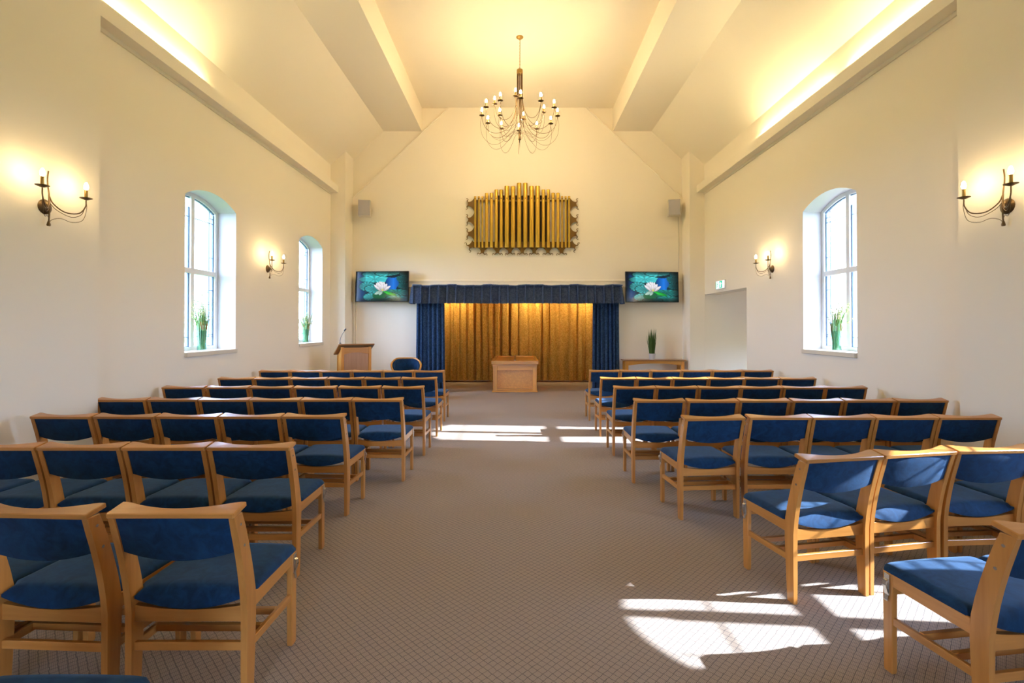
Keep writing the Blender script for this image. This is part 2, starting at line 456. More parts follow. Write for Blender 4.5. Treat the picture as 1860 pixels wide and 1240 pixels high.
quad(bm, (W + .3, 8.6, 2.45), (PX, 8.6, 2.45), (PX, YP, 2.45), (W + .3, YP, 2.45))
quad(bm, (PX, 8.6, 0), (PX, YP, 0), (PX, YP, 2.45), (PX, 8.6, 2.45))
struct(build('wall_passage', bm, M['wall']))
# rear wall behind the photographer; glazed doors added there to let daylight in
bm = bmesh.new(); DX, DZ = .8, 2.1
quad(bm, (-WN, YR, 0), (-DX, YR, 0), (-DX, YR, 6.7), (-WN, YR, 6.7)); quad(bm, (DX, YR, 0), (WN, YR, 0), (WN, YR, 6.7), (DX, YR, 6.7))
quad(bm, (-DX, YR, DZ), (DX, YR, DZ), (DX, YR, 6.7), (-DX, YR, 6.7))
struct(build('wall_rear', bm, M['wall']))
for i, (a, b) in enumerate(((-DX, 0), (0, DX))):
    rt = struct(thing('door_%d' % (i + 1), 'x', 'x', (0, YR, 0))); del rt['label']; del rt['category']
    bm = bmesh.new()
    box(bm, a, a + .09, -.05, 0, 0, DZ); box(bm, b - .09, b, -.05, 0, 0, DZ)
    box(bm, a + .09, b - .09, -.05, 0, 0, .2); box(bm, a + .09, b - .09, -.05, 0, DZ - .1, DZ); box(bm, a + .09, b - .09, -.05, 0, 1.0, 1.1)
    build('door_frame', bm, M['white'], rt); build('pane', B(a + .09, b - .09, -.03, -.024, .2, DZ - .1), M['glass'], rt)

# floor
bm = bmesh.new(); quad(bm, (-4.7, YR, 0), (7.0, YR, 0), (7.0, YA, 0), (-4.7, YA, 0)); struct(build('floor', bm, M['carpet']))
# ceiling: slope, beam soffit, beam cheek, flat
bm = bmesh.new()
def slope_z(x): return Z_EAVE + (W - x) * (Z_BEAM + .03 - Z_EAVE) / (W - X_BEAM1)
for s in (-1, 1):
    quad(bm, (s * (W + .03), YR, slope_z(W + .03)), (s * (W + .03), YB + .1, slope_z(W + .03)), (s * X_BEAM1, YB + .1, slope_z(X_BEAM1)), (s * X_BEAM1, YR, slope_z(X_BEAM1)))
quad(bm, (-3.4, YR, Z_TOP), (3.4, YR, Z_TOP), (3.4, YB + .1, Z_TOP), (-3.4, YB + .1, Z_TOP))
struct(build('ceiling', bm, M['ceil']))
for i, s in enumerate((-1, 1)):
    bm = bmesh.new(); a, b = sorted((s * X_BEAM0, s * (X_BEAM1 + .03))); box(bm, a, b, YR, YB + .08, Z_BEAM, Z_TOP + .05)
    struct(build('trim_%d' % (i + 1), bm, M['ceil']))
# cornice shelves hiding the strip lights
for i, (s, YN) in enumerate(((-1, YNL), (1, YNR))):
    bm = bmesh.new(); xf = 3.985
    prof = [(s * (W + .02), 4.44), (s * (W - .02), 4.44), (s * (W - .03), 4.475), (s * xf, 4.475), (s * xf, 4.635), (s * (W + .02), 4.635)]
    prism(bm, prof, 'y', YN - .02, YP); struct(build('trim_%d' % (i + 3), bm, M['ceil']))
# cable trunking on the back wall
def trim(n, *b, **k):
    struct(build('trim_%d' % n, B(*b, bev=.004), M['lightgrey'] if k.get('g') else M['wall']))
trim(5, -3.78, 3.80, YB - .045, YB + .005, 2.545, 2.585)
trim(6, -3.75, -2.36, YB - .04, YB + .005, 2.41, 2.43)
trim(7, -3.80, -3.765, YB - .025, YB + .005, 0, 2.545)
trim(8, -3.745, -3.725, YB - .022, YB + .005, 0, 2.43)
trim(9, 3.735, 3.75, YB - .015, YB + .005, 2.585, 4.05, g=1)

for i, s in enumerate((-1, 1)):      # slim rod added along the gable panel edge to draw its shadow line
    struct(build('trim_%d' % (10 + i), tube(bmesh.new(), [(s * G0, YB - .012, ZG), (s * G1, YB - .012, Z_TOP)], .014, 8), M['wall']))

# ------------------------------------------------------------------ chapel chair
HW, LT = .2395, .026
def post_y(z):
    s = max(0, (z - .36) / .43); return -.215 - .092 * s ** 1.55

def chair_parts(root):
    for s in (-1, 1):
        x0, x1 = sorted((s * (HW - LT), s * HW))
        # rear leg sweeping back into the backrest post
        zs = [0, .15, .30, .38, .45, .52, .59, .66, .73, .787]
        dep = lambda z: .050 + .018 * min(1, z / .42) - .014 * max(0, (z - .45) / .34)
        pts = [(post_y(z), z) for z in zs] + [(post_y(z) + dep(z), z) for z in reversed(zs)]
        leg = build('leg', prism(bmesh.new(), pts, 'x', x0, x1, .003), M['wood_z'], root, 30)
        for z in (.745, .655):
            y = post_y(z) + .028
            bm = lathe(bmesh.new(), [(0, .003), (.006, .003), (.0065, 0), (.0065, -.002)], 8)
            o = build('screw', bm, M['steel'], leg, 30); o.location = (s * (HW - .0018), y, z); o.rotation_euler = (0, s * pi / 2, 0)
        build('leg', prism(bmesh.new(), [(.172, .012), (.176, 0), (.212, 0), (.216, .012), (.218, .43), (.168, .43)], 'x', x0, x1, .003), M['wood_z'], root, 30)
        xa, xb = sorted((s * (HW - .024), s * (HW - .002)))
        build('side_rail', prism(bmesh.new(), [(-.152, .372), (.170, .378), (.170, .432), (-.152, .432)], 'x', xa, xb, .002), M['wood_y'], root, 30)
        xa, xb = sorted((s * (HW - .022), s * (HW - .004)))
        build('stretcher', prism(bmesh.new(), [(-.166, .218), (.174, .212), (.174, .244), (-.166, .252)], 'x', xa, xb, .002), M['wood_y'], root, 30)
    xi = HW - LT + .002
    n = 12
    for y0, y1 in ((-.200, -.178), (.182, .204)):
        pts = [(-xi, .336), (xi, .336)] + [(xi - 2 * xi * i / n, .384 + .018 * (abs(1 - 2 * i / n)) ** 2) for i in range(n + 1)]
        build('seat_rail', prism(bmesh.new(), pts, 'y', y0, y1, .002), M['wood_x'], root, 30)
    build('stretcher', B(-xi, xi, -.200, -.182, .222, .256, bev=.002), M['wood_x'], root)
    for y in (-.065, .055):
        build('book_slat', B(-(HW - .02), HW - .02, y - .011, y + .011, .222, .250, bev=.002), M['wood_x'], root)
    # top rail: flat ledge, straight rear edge, scooped front edge, tilted up towards the front
    n = 24
    def depth(x):
        u = min(1, abs(x) / (HW * .92))
        return .038 + .050 * u ** 1.9
    rear = [(-HW, .004), (-HW + .006, 0), (HW - .006, 0), (HW, .004)]
    front = [(HW - 2 * HW * i / n, depth(HW - 2 * HW * i / n)) for i in range(n + 1)]
    bm = prism(bmesh.new(), rear + front, 'z', -.021, 0, .003)
    bmesh.ops.transform(bm, matrix=Matrix.Translation((0, -.315, .803)) @ Matrix.Rotation(radians(11), 4, 'X'), verts=bm.verts)
    build('top_rail', bm, M['wood_x'], root, 30)
    # upholstered backrest
    bm = bmesh.new(); nx, nz = 16, 8; xb = HW - LT
    def bp(i, j, side):
        u = -1 + 2 * i / nx; x = u * xb
        zb = .602 + .034 * u * u; zt = .788
        z = zb + (zt - zb) * j / nz
        e = min(1, min(j / 1.5, 1)) if True else 1
        bulge = .012 * (1 - u ** 4) * (1 - (2 * j / nz - 1) ** 4)
        y = post_y(z) + .010 - .010 * (1 - u * u)
        return (x, y - (.004 + bulge * .5) if side == 0 else y + .022 + bulge * 1.4, z)
    g = [[[bm.verts.new(bp(i, j, sd)) for j in range(nz + 1)] for i in range(nx + 1)] for sd in (0, 1)]
    for sd in (0, 1):
        for i in range(nx):
            for j in range(nz): bm.faces.new((g[sd][i][j], g[sd][i + 1][j], g[sd][i + 1][j + 1], g[sd][i][j + 1]))
    for i in range(nx):
        for j in (0, nz): bm.faces.new((g[0][i][j], g[0][i + 1][j], g[1][i + 1][j], g[1][i][j]))
    for j in range(nz):
        for i in (0, nx): bm.faces.new((g[0][i][j], g[0][i][j + 1], g[1][i][j + 1], g[1][i][j]))
    build('backrest', bm, M['blue'], root, 50)
    # seat cushion
    bm = bmesh.new(); nu, nv = 18, 18
    def edge(t): t = max(0, min(1, t)); return sqrt(1 - (1 - t) ** 2)
    def cp(i, j, top):
        v = j / nv; y = -.208 + .446 * v
        k = max(0, min(1, (y + .158) / .02)); w = (HW - LT - .002) + (LT + .0) * k
        u = -1 + 2 * i / nu
        u = math.copysign(1 - (1 - abs(u)) ** 1.25, u) if u else 0
        R_ = .030; e_ = min(.238 - y, .018 + (y + .208)); w -= R_ - sqrt(max(0, R_ * R_ - (R_ - max(0, min(R_, e_))) ** 2))
        x = u * w
        dx = w - abs(x); dy0 = y + .208; dy1 = .238 - y
        r = edge(min(dx / .030, 1)) * edge(min(dy0 / .050, 1)) * edge(min(dy1 / .040, 1))
        bow = 1 - u * u
        zbot = .428 - .040 * bow * (1 if v < .5 else 1)
        ztop = .462 + .010 * bow
        zm = zbot + .014
        return (x, y, zm + (ztop - zm) * r if top else zbot + .003 * (1 - r))
    g = [[[bm.verts.new(cp(i, j, t)) for j in range(nv + 1)] for i in range(nu + 1)] for t in (0, 1)]
    for t in (0, 1):
        for i in range(nu):
            for j in range(nv): bm.faces.new((g[t][i][j], g[t][i + 1][j], g[t][i + 1][j + 1], g[t][i][j + 1]))
    for i in range(nu):
        for j in (0, nv): bm.faces.new((g[0][i][j], g[0][i + 1][j], g[1][i + 1][j], g[1][i][j]))
    for j in range(nv):
        for i in (0, nu): bm.faces.new((g[0][i][j], g[0][i][j + 1], g[1][i][j + 1], g[1][i][j]))
    build('seat_cushion', bm, M['blue'], root, 60)

def bracket(root, s):
    """Steel row-link hook screwed to the outer face of the front leg."""
    bm = bmesh.new(); x = s * HW
    a, b = sorted((x, x + s * .004)); box(bm, a, b, .181, .207, .335, .425, bev=.001)
    o = build('link_bracket', bm, M['steel'], root)
    bm = bmesh.new()
    path = [(x + s * .004, .400), (x + s * .014, .396), (x + s * .017, .378), (x + s * .009, .352), (x + s * .003, .335), (x + s * .008, .310)]
    for i in range(len(path) - 1):
        (xa, za), (xb, zb) = path[i], path[i + 1]
        for sgn in (0,):
            vs = [bm.verts.new((xx, yy, zz + dz)) for dz in (0, .004) for (xx, yy, zz) in ((xa, .185, za), (xa, .203, za), (xb, .203, zb), (xb, .185, zb))]
            bm.faces.new(vs[:4]); bm.faces.new(vs[4:])
            for k in range(4): bm.faces.new((vs[k], vs[(k + 1) % 4], vs[4 + (k + 1) % 4], vs[4 + k]))
    build('link_hook', bm, M['steel'], o)

ORD = ['nearest to', 'second from', 'third from', 'fourth from', 'fifth from', 'sixth from']
ROW = {7: 'row nearest the curtains', 6: 'second row from the curtains', 5: 'third row from the curtains', 4: 'fourth row from the curtains',
       3: 'fifth row from the curtains', 2: 'sixth row from the curtains', 1: 'seventh row from the curtains', 0: 'last row'}
proto = None
proto_by_side = {}
def place(side, row, k, x, y, deg):
    """k-th chair counted from the aisle."""
    global proto
    where = 'left' if side < 0 else 'right'
    if k == 0: label = 'blue beech chair at the aisle end, %s, %s block' % (ROW[row], where)
    else: label = 'blue beech chair, %s the aisle, %s, %s block' % (ORD[k], ROW[row], where)
    grp = 'chapel chairs %s of the aisle' % where
    if proto is None:
        proto = thing('chapel_chair', label, 'chair', (x, y, 0), radians(deg), grp); chair_parts(proto); c = proto
    else:
        c = dup(proto, (x, y, 0), radians(deg), label); c['group'] = grp
    return c

chairs = []
def row_px(side, row, n, Y, px_aisle, px_end=None, pitch=None, deg=0, joints=None, dx0=0):
    xs = []
    Xa = (px_aisle - CX) * Y / F
    if px_end is not None: pitch = abs((px_end - px_aisle) * Y / F) / n
    pitch = max(pitch, .4845)
    for k in range(n):
        c = Xa + side * (HW + k * pitch)
        chairs.append((side, row, k, c, Y + .315, deg))

# left block (front of frame to back), positions measured off the photograph
chairs.append((-1, 0, 0, -1.33, 1.27, 0))
for k, x in enumerate((-1.297, -1.822, -2.312)): chairs.append((-1, 1, k, x, 2.165 + .014 * (k == 2), 0 if k == 0 else -3))
row_px(-1, 2, 5, 2.86, 526, pitch=.491)
row_px(-1, 3, 5, 3.84, 625.5, 51.9, deg=-1.5)
row_px(-1, 4, 6, 4.72, 730.6, 171.3)
row_px(-1, 5, 6, 5.68, 769.3, 289.3)
row_px(-1, 6, 6, 6.66, 792.6, 392.3)
row_px(-1, 7, 6, 7.74, 807, 469.3)
# right block
chairs += [(1, 1, 0, 1.875, 2.01, 8), (1, 1, 1, 2.357, 2.078, 8), (1, 1, 2, 2.845, 2.14, 8)]
chairs += [(1, 2, 0, 1.685, 2.94, 10.5), (1, 2, 1, 2.164, 3.035, 11), (1, 2, 2, 2.690, 3.108, 4), (1, 2, 3, 3.178, 3.14, 3), (1, 2, 4, 3.664, 3.16, 2)]
chairs += [(1, 3, 0, 1.483, 4.085, 4.5)]
for k in range(1, 5): chairs.append((1, 3, k, 1.7776 + HW + .4858 * (k - 1) + .003, 4.115, 0))
row_px(1, 4, 6, 4.66, 1152.8, 1728.4)
row_px(1, 5, 6, 5.66, 1116, 1577)
row_px(1, 6, 6, 6.66, 1091.3, 1483.9)
row_px(1, 7, 6, 7.80, 1071, 1405)
made = []
jit = random.Random(3)
for c in chairs:
    side, row, k, x, y, deg = c
    if row >= 4: y += jit.uniform(-.012, .012); deg += 0
    made.append((place(side, row, k, x, y, deg), side, k))
for o, side, k in made:
    if k == 0: bracket(o, -side)

# ------------------------------------------------------------------ candle lamps
def candle_set(parent_arm, p, bulb_mat, sc=1.0):
    """drip pan, candle tube and bulb on the tip of an arm"""
    x, y, z = p
    d = build('drip_pan', lathe(bmesh.new(), [(0, -.004), (.012, -.004), (.046, .010), (.047, .013), (.012, .003), (0, .003)], 14, p), M['bronze'], parent_arm, 40)
    c = build('candle_tube', lathe(bmesh.new(), [(.011, -.002), (.0125, .0), (.0125, .082), (.009, .084), (0, .084)], 10, p), M['brass'], parent_arm, 40)
    b = build('bulb', lathe(bmesh.new(), [(.007, .084), (.015, .093), (.0175, .106), (.0150, .124), (.009, .143), (0, .150)], 10, p), bulb_mat, parent_arm, 60)
    return d, c, b

# chandelier
CH = Vector((.04, 8.69, 0))
ch = thing('chandelier', 'bronze chandelier with two tiers of candle bulbs hanging from the ceiling', 'chandelier', (CH.x, CH.y, 0))
build('ceiling_rose', lathe(bmesh.new(), [(0, Z_TOP - .035), (.03, Z_TOP - .033), (.060, Z_TOP - .012), (.064, Z_TOP), (0, Z_TOP)], 20), M['brass'], ch, 40)
bm = bmesh.new()
zt, zb = Z_TOP - .035, 6.02; nl = 20
for i in range(nl):                                     # chain links
    z = zt + (zb - zt) * (i + .5) / nl; h = (zt - zb) / nl * .62
    a = i % 2 * pi / 2
    pts = [(cos(a) * .009 * cos(t), sin(a) * .009 * cos(t), z + h * sin(t)) for t in [2 * pi * q / 10 for q in range(11)]]
    tube(bm, pts, .0022, 5, False)
tube(bm, [(.004, .002, zt), (.006, -.004, 6.3), (.0, .003, zb)], .003, 6)
build('chain', bm, M['brass'], ch, 60)
build('collar', lathe(bmesh.new(), [(0, 6.035), (.030, 6.035), (.052, 6.02), (.054, 5.96), (.050, 5.945), (0, 5.945)], 20), M['brass'], ch, 40)
build('centre_rod', tube(bmesh.new(), [(0, 0, 5.95), (0, 0, 4.80)], .010, 8), M['bronze'], ch, 60)
build('finial', lathe(bmesh.new(), [(0, 4.92), (.021, 4.92), (.021, 4.80), (.024, 4.795), (.022, 4.785), (.006, 4.775), (.003, 4.70), (0, 4.62)], 12), M['bronze'], ch, 40)
def rz(p, a): return (p[0] * cos(a) - p[1] * sin(a), p[0] * sin(a) + p[1] * cos(a), p[2])
OUT = [(.046, 0, 5.95), (.047, 0, 5.70), (.055, 0, 5.45), (.105, 0, 5.18), (.22, 0, 4.98), (.40, 0, 4.90), (.56, 0, 4.95), (.645, 0, 5.08), (.665, 0, 5.20)]
INN = [(.036, 0, 5.95), (.037, 0, 5.75), (.050, 0, 5.52), (.10, 0, 5.30), (.20, 0, 5.14), (.32, 0, 5.10), (.42, 0, 5.17), (.465, 0, 5.33)]
WIR = [(.668, 0, 5.19), (.690, 0, 5.06), (.66, 0, 4.86), (.54, 0, 4.72), (.40, 0, 4.70), (.27, 0, 4.78), (.15, 0, 4.90), (.022, 0, 4.90)]
ANG = math.atan2(-200, 330)
for i in range(12):
    a = radians(15 + 30 * i) + radians(-14)
    arm = build('arm', tube(bmesh.new(), [rz(p, a) for p in spline(OUT, 5)], .0042, 6), M['bronze'], ch, 60)
    candle_set(arm, rz((.665, 0, 5.20), a), M['bulb'])
    build('scroll_wire', tube(bmesh.new(), [rz(p, a + .02) for p in spline(WIR, 5)], .0026, 5), M['bronze'], ch, 60)
for i in range(6):
    a = radians(15 + 60 * i) + radians(6)
    arm = build('arm', tube(bmesh.new(), [rz(p, a) for p in spline(INN, 5)], .0042, 6), M['bronze'], ch, 60)
    candle_set(arm, rz((.465, 0, 5.33), a), M['bulb'])
    WI2 = [(.468, 0, 5.32), (.48, 0, 5.2), (.44, 0, 5.02), (.34, 0, 4.93), (.22, 0, 4.92), (.10, 0, 5.02), (.03, 0, 5.1)]
    build('scroll_wire', tube(bmesh.new(), [rz(p, a + .03) for p in spline(WI2, 5)], .0026, 5), M['bronze'], ch, 60)

# wall sconces: local +X points out of the wall, Y along the wall
def sconce(label, s, x, y, z):
    r = thing('candle_sconce', label, 'wall light', (s * x, y, z), 0 if s < 0 else pi, 'twin candle wall sconces')
    bm = lathe(bmesh.new(), [(0, .030), (.022, .029), (.038, .022), (.056, .010), (.062, .004), (.062, 0), (0, 0)], 20)
    bmesh.ops.transform(bm, matrix=Matrix.Rotation(pi / 2, 4, 'Y'), verts=bm.verts)
    build('backplate', bm, M['bronze'], r, 40)
    build('stem', tube(bmesh.new(), spline([(.035, 0, -.15), (.040, 0, -.06), (.042, 0, .02), (.034, 0, .12), (.022, 0, .22), (.030, 0, .30)], 5), [.006] * 6 + [.0055] * 20, 8), M['bronze'], r, 60)
    build('foot_knob', lathe(bmesh.new(), [(0, -.162), (.012, -.160), (.014, -.150), (.011, -.135), (.006, -.118), (0, -.116)], 10, (.035, 0, 0)), M['bronze'], r, 40)
    for q in (-1, 1):
        arm = build('arm', tube(bmesh.new(), spline([(.034, 0, .10), (.055, q * .02, .03), (.10, q * .08, -.028), (.15, q * .155, -.02), (.17, q * .196, .045), (.172, q * .20, .105)], 5), .005, 7), M['bronze'], r, 60)
        candle_set(arm, (.172, q * .20, .112), M['sbulb'])
        bm = bmesh.new()
        tube(bm, spline([(.045, 0, .03), (.07, q * .035, -.02), (.12, q * .11, -.062), (.155, q * .17, -.03), (.17, q * .197, .05)], 5), .0025, 5)
        tube(bm, spline([(.036, 0, -.135), (.050, q * .015, -.105), (.08, q * .06, -.085), (.12, q * .12, -.105), (.16, q * .18, -.075), (.175, q * .202, .03), (.172, q * .20, .10)], 5), .0022, 5)
        build('scroll_wire', bm, M['bronze'], r, 60)
    return r
sconce('bronze twin-candle sconce on the near left wall before the windows', -1, WN, 4.13, 2.50)
for s_, nm in ((-1, 'left'), (1, 'right')): sconce('added bronze twin-candle sconce out of view on the near %s wall beside the last row of chairs' % nm, s_, WN, .35, 2.50)  # extra pair out of view, added for warm fill on the nearest chairs
sconce('bronze twin-candle sconce between the two arched left windows', -1, W, 8.24, 2.46)
sconce('bronze twin-candle sconce on the near right wall before the window', 1, WN, 3.985, 2.47)
sconce('bronze twin-candle sconce between the exit sign and right window', 1, W, 8.08, 2.44)

# cove strip lights behind the cornice lip
for s, y0, y1, lab in ((-1, 4.75, 6.55, 'white strip light lying behind the left cornice lip'), (1, 4.60, 6.22, 'white strip light behind the right cornice, nearer the pier'),
                       (1, 6.48, 8.45, 'white strip light behind the right cornice, farther one')):
    r = thing('batten_light', lab, 'strip light', (s * 4.075, (y0 + y1) / 2, 4.635), 0, 'cove strip lights'); h = (y1 - y0) / 2
    build('housing', B(-.03, .03, -h, h, 0, .022, bev=.003), M['white'], r)
    build('tube', tube(bmesh.new(), [(0, -h + .03, .038), (0, h - .03, .038)], .013, 8), M['tube'], r, 60)

# ------------------------------------------------------------------ mounted organ pipes
OY = 11.40; OS = OY / F / 7.75                     # metres per unit of the measuring grid (7.75 per frame pixel)
def ox(u): return (840 + u / 7.75 - CX) * OY / F
def oz(v): return HC + (CY - 320 - v / 7.75) * OY / F
org = thing('mounted_organ_pipes', 'gold organ pipes on a carved dark gilt frame, high on the back wall', 'organ pipes', (ox(841), OY, oz(1000)))
O0 = Vector(org.location)
def OP(u, v): return (ox(u) - O0.x, oz(v) - O0.z)
PIPES = [(178, 14, 280), (231, 14, 280), (280, 14, 282), (340, 22, 235), (408, 24, 235), (476, 24, 188), (545, 24, 188), (625, 33, 138), (712, 32, 142), (798, 31, 95),
         (885, 31, 95), (973, 33, 140), (1058, 33, 138), (1140, 23, 187), (1210, 22, 185), (1278, 23, 232), (1346, 23, 232), (1403, 13, 278), (1455, 15, 280), (1503, 15, 278)]
for u, hw, top in PIPES:
    x, zt = OP(u, top); zb = OP(u, 1003)[1]; r = hw * OS * .98
    bm = lathe(bmesh.new(), [(0, zb), (r * .95, zb), (r, zb + .01), (r, zt - .09), (r * 1.06, zt - .088), (r * 1.06, zt), (r * .9, zt), (r * .9, zt - .10), (0, zt - .10)], 20, (x, 0, 0))
    p = build('pipe', bm, M['pipe'], org, 40)
    zz = OP(u, 313)[1]
    build('pipe_mouth', prism(bmesh.new(), [(x + .012 * cos(t), zz + .014 * sin(t)) for t in [2 * pi * k / 10 for k in range(10)]], 'y', -r - .004, -r * .6), M['dark'], p)
def slab(name, pts, y0, y1, mat, bev=.002):
    return build(name, prism(bmesh.new(), [OP(*p) for p in pts], 'y', y0, y1, bev), mat, org)
slab('rail', [(160, 322), (1525, 322), (1525, 346), (160, 346)], .030, .055, M['carve'])
slab('rail', [(150, 915), (1530, 915), (1530, 1000), (150, 1000)], .030, .055, M['carve'])
slab('back_board', [(500, 255), (1195, 255), (1195, 960), (500, 960)], .062, .085, M['dark'])
for u in (205, 1480):
    slab('stile', [(u - 14, 340), (u + 6, 340), (u + 6, 960), (u - 14, 960)], .056, .07, M['carve'])
def horn(cx, cy, dx, dy, w0, w1, L):
    """a flared bracket growing along (dx,dy) with concave flanks and curled tips; grid units"""
    nx, ny = -dy, dx; pts = []
    for i in range(9):
        t = i / 8; w = w1 + (w0 - w1) * (1 - t) ** 2.2
        pts.append((cx + dx * L * t + nx * w, cy + dy * L * t + ny * w))
    tip = [(cx + dx * L * 1.22 + nx * w1 * 1.5, cy + dy * L * 1.22 + ny * w1 * 1.5), (cx + dx * L * 1.02, cy + dy * L * 1.02), (cx + dx * L * 1.22 - nx * w1 * 1.5, cy + dy * L * 1.22 - ny * w1 * 1.5)]
    pts += tip
    for i in range(8, -1, -1):
        t = i / 8; w = w1 + (w0 - w1) * (1 - t) ** 2.2
        pts.append((cx + dx * L * t - nx * w, cy + dy * L * t - ny * w))
    return pts
def curl(bm, cx, cy, dx, dy, side, r):
    nx, ny = -dy * side, dx * side
    P = []
    for (a, b) in ((-.2, -.1), (.5, .5), (.55, 1.3), (0, 1.9), (.25, 2.6), (.95, 2.9), (1.5, 2.5)):
        u, v = cx + dx * r * a + nx * r * b, cy + dy * r * a + ny * r * b; q = OP(u, v); P.append((q[0], .042, q[1]))
    tube(bm, spline(P, 4), [.0125 * (1 - .55 * i / 24) for i in range(25)], 6)
horns = []
for sgn, ux in ((-1, 165), (1, 1518)):
    for v, tilt in ((385, -.05), (605, 0), (805, 0), (1000, .55)):
        l = sqrt(1 + tilt * tilt); horns.append((ux, v if tilt < .3 else 945, sgn / l, tilt / l, 100 if tilt < .3 else 60, 27, 84))
for u, t in ((285, -.1), (490, 0), (665, .05), (842, 0), (1010, 0), (1205, 0), (1395, .05)):
    l = sqrt(1 + t * t); horns.append((u, 998, t / l, 1 / l, 78, 22, 74))
for (cx, cy, dx, dy, w0, w1, L) in horns:
    h = slab('scroll_bracket', horn(cx, cy, dx, dy, w0, w1, L), .032, .052, M['carve'])
    bm = bmesh.new()
    for sd in (-1, 1): curl(bm, cx + dx * L * 1.12 - dy * sd * w1, cy + dy * L * 1.12 + dx * sd * w1, dx, dy, sd, 17)
    build('curled_tip', bm, M['carve'], h, 60)

# ------------------------------------------------------------------ curtains
def cloth(name, label, x0, x1, y, z0, z1, amp, waves, mat, seed, flare=0, nz=14, group=None, lean=0):
    rnd = random.Random(seed); n = max(60, int(waves * 14)); bm = bmesh.new()
    ph = [0]
    for i in range(n): ph.append(ph[-1] + 2 * pi * waves / n * rnd.choice((.55, .8, 1, 1.25, 1.6)) )
    k = 2 * pi * waves / ph[-1]; ph = [p * k for p in ph]
    am = [amp * (.65 + .35 * sin(i * .37 + seed) + .25 * sin(i * .11)) for i in range(n + 1)]
    rows = []
    for j in range(nz + 1):
        t = j / nz; z = z1 + (z0 - z1) * t; row = []
        for i in range(n + 1):
            u = i / n; c = (x0 + x1) / 2; x = x0 + (x1 - x0) * u
            x = c + (x - c) * (1 + flare * t) + .012 * sin(ph[i] * 2 + 1) * (1 if 0 < i < n else 0)
            s = 2 * abs(sin((ph[i] + .25 * sin(3 * t + i * .05)) / 2)) ** .55 - 1
            row.append(bm.verts.new((x, y - am[i] * s * (.75 + .25 * t) - lean * t, z)))
        rows.append(row)
    for a, b in zip(rows, rows[1:]):
        for i in range(n): bm.faces.new((a[i], a[i + 1], b[i + 1], b[i]))
    r = bmesh.ops.solidify(bm, geom=bm.faces[:], thickness=.004)
    o = build(name, bm, mat, None, 80); tag(o, label, 'curtain', group); return o
cloth('curtain', 'gold damask curtain left of the catafalque, filling the left of the alcove', -2.75, -.462, 13.38, .05, 2.66, .095, 13, M['gold'], 5, group='gold alcove curtains')
cloth('curtain', 'gold damask curtain behind the catafalque, reaching to the alcove right side', -.456, 2.75, 13.38, .05, 2.66, .095, 14, M['gold'], 8, group='gold alcove curtains')
cloth('curtain', 'blue damask side curtain next to the round-backed armchair', -2.30, -1.67, 11.30, .02, 2.34, .055, 7, M['navy'], 11, flare=.06, group='blue side curtains')
cloth('curtain', 'blue damask side curtain next to the console table', 1.72, 2.31, 11.30, .02, 2.34, .055, 7, M['navy'], 21, flare=.06, group='blue side curtains')
# gathered pelmet
pel = thing('pelmet', 'pleated slate-blue damask pelmet over the gold and blue curtains', 'pelmet', (0, 11.14, 2.02))
rnd = random.Random(2); bm = bmesh.new()
path = []
YF = 0.0
L0 = [(-2.345, .325), (-2.345, .0), (2.345, .0), (2.345, .325)]
def walk():
    for a, b, np_ in ((0, 1, 2), (1, 2, 24), (2, 3, 2)):
        A, Bq = Vector(L0[a]), Vector(L0[b]); d = (Bq - A).normalized(); nrm = Vector((d.y, -d.x))
        for i in range(np_):
            w = .10 + rnd.uniform(-.05, .05)
            for f, off in ((0, .004), (.025, .034), (w * .8, .042), (w + .1, .030), (.5, .036), (.78, .040), (.845, .030), (.875, -.040), (.96, -.048), (.985, -.03)):
                yield A + (Bq - A) * ((i + min(f, .99)) / np_), nrm, off
pts = list(walk())
HT = .41; nz = 8; rows = []
for j in range(nz + 1):
    t = j / nz
    row = []
    for i, (p, nrm, off) in enumerate(pts):
        sag = .010 * sin(i * .13) + .006 * sin(i * .31)
        z = HT * (1 - t) + sag * (1 - t)
        q = p + nrm * ((-off if t > .12 else -off * t / .12) + .055 * t ** 1.3)
        row.append(bm.verts.new((q.x, q.y, z + .004 * sin(i * .7) * t)))
    rows.append(row)
for a, b in zip(rows, rows[1:]):
    for i in range(len(a) - 1): bm.faces.new((a[i], a[i + 1], b[i + 1], b[i]))
bmesh.ops.solidify(bm, geom=bm.faces[:], thickness=.005)
build('skirt', bm, M['navy2'], pel, 35)
tube_pts = [(p.x + nrm.x * .012, p.y + nrm.y * .012, HT + .010 * sin(i * .13) + .006 * sin(i * .31)) for i, (p, nrm, off) in enumerate(pts) if i % 2 == 0]
build('heading', tube(bmesh.new(), tube_pts, .016, 6), M['navy2'], pel, 60)
build('top_board', B(-2.32, 2.32, .03, .33, HT - .03, HT - .012), M['white'], pel)
# alcove downlights
for i, x in enumerate((-1.75, .35, 1.85)):
    r = thing('downlight', '%s warm downlight in the alcove ceiling above the gold curtains' % ('leftmost', 'middle', 'rightmost')[i], 'downlight', (x, 12.85, 2.9), 0, 'alcove downlights')
    build('trim_ring', lathe(bmesh.new(), [(.045, -.012), (.06, -.012), (.062, 0), (.045, 0)], 20), M['steel'], r, 40)
    can = lathe(bmesh.new(), [(0, .085), (.046, .085), (.050, .080), (.050, .0), (.046, .0), (.046, .078), (0, .078)], 20)
    TL = Matrix.Translation((0, 0, -.055)) @ Matrix.Rotation(radians(58), 4, 'X')
    bmesh.ops.transform(can, matrix=TL, verts=can.verts); build('eyeball_can', can, M['black'], r, 40)
    lp = lathe(bmesh.new(), [(0, .034), (.040, .034), (.040, .040), (0, .040)], 20)
    bmesh.ops.transform(lp, matrix=TL, verts=lp.verts); build('lamp', lp, M['spot'], r, 40)

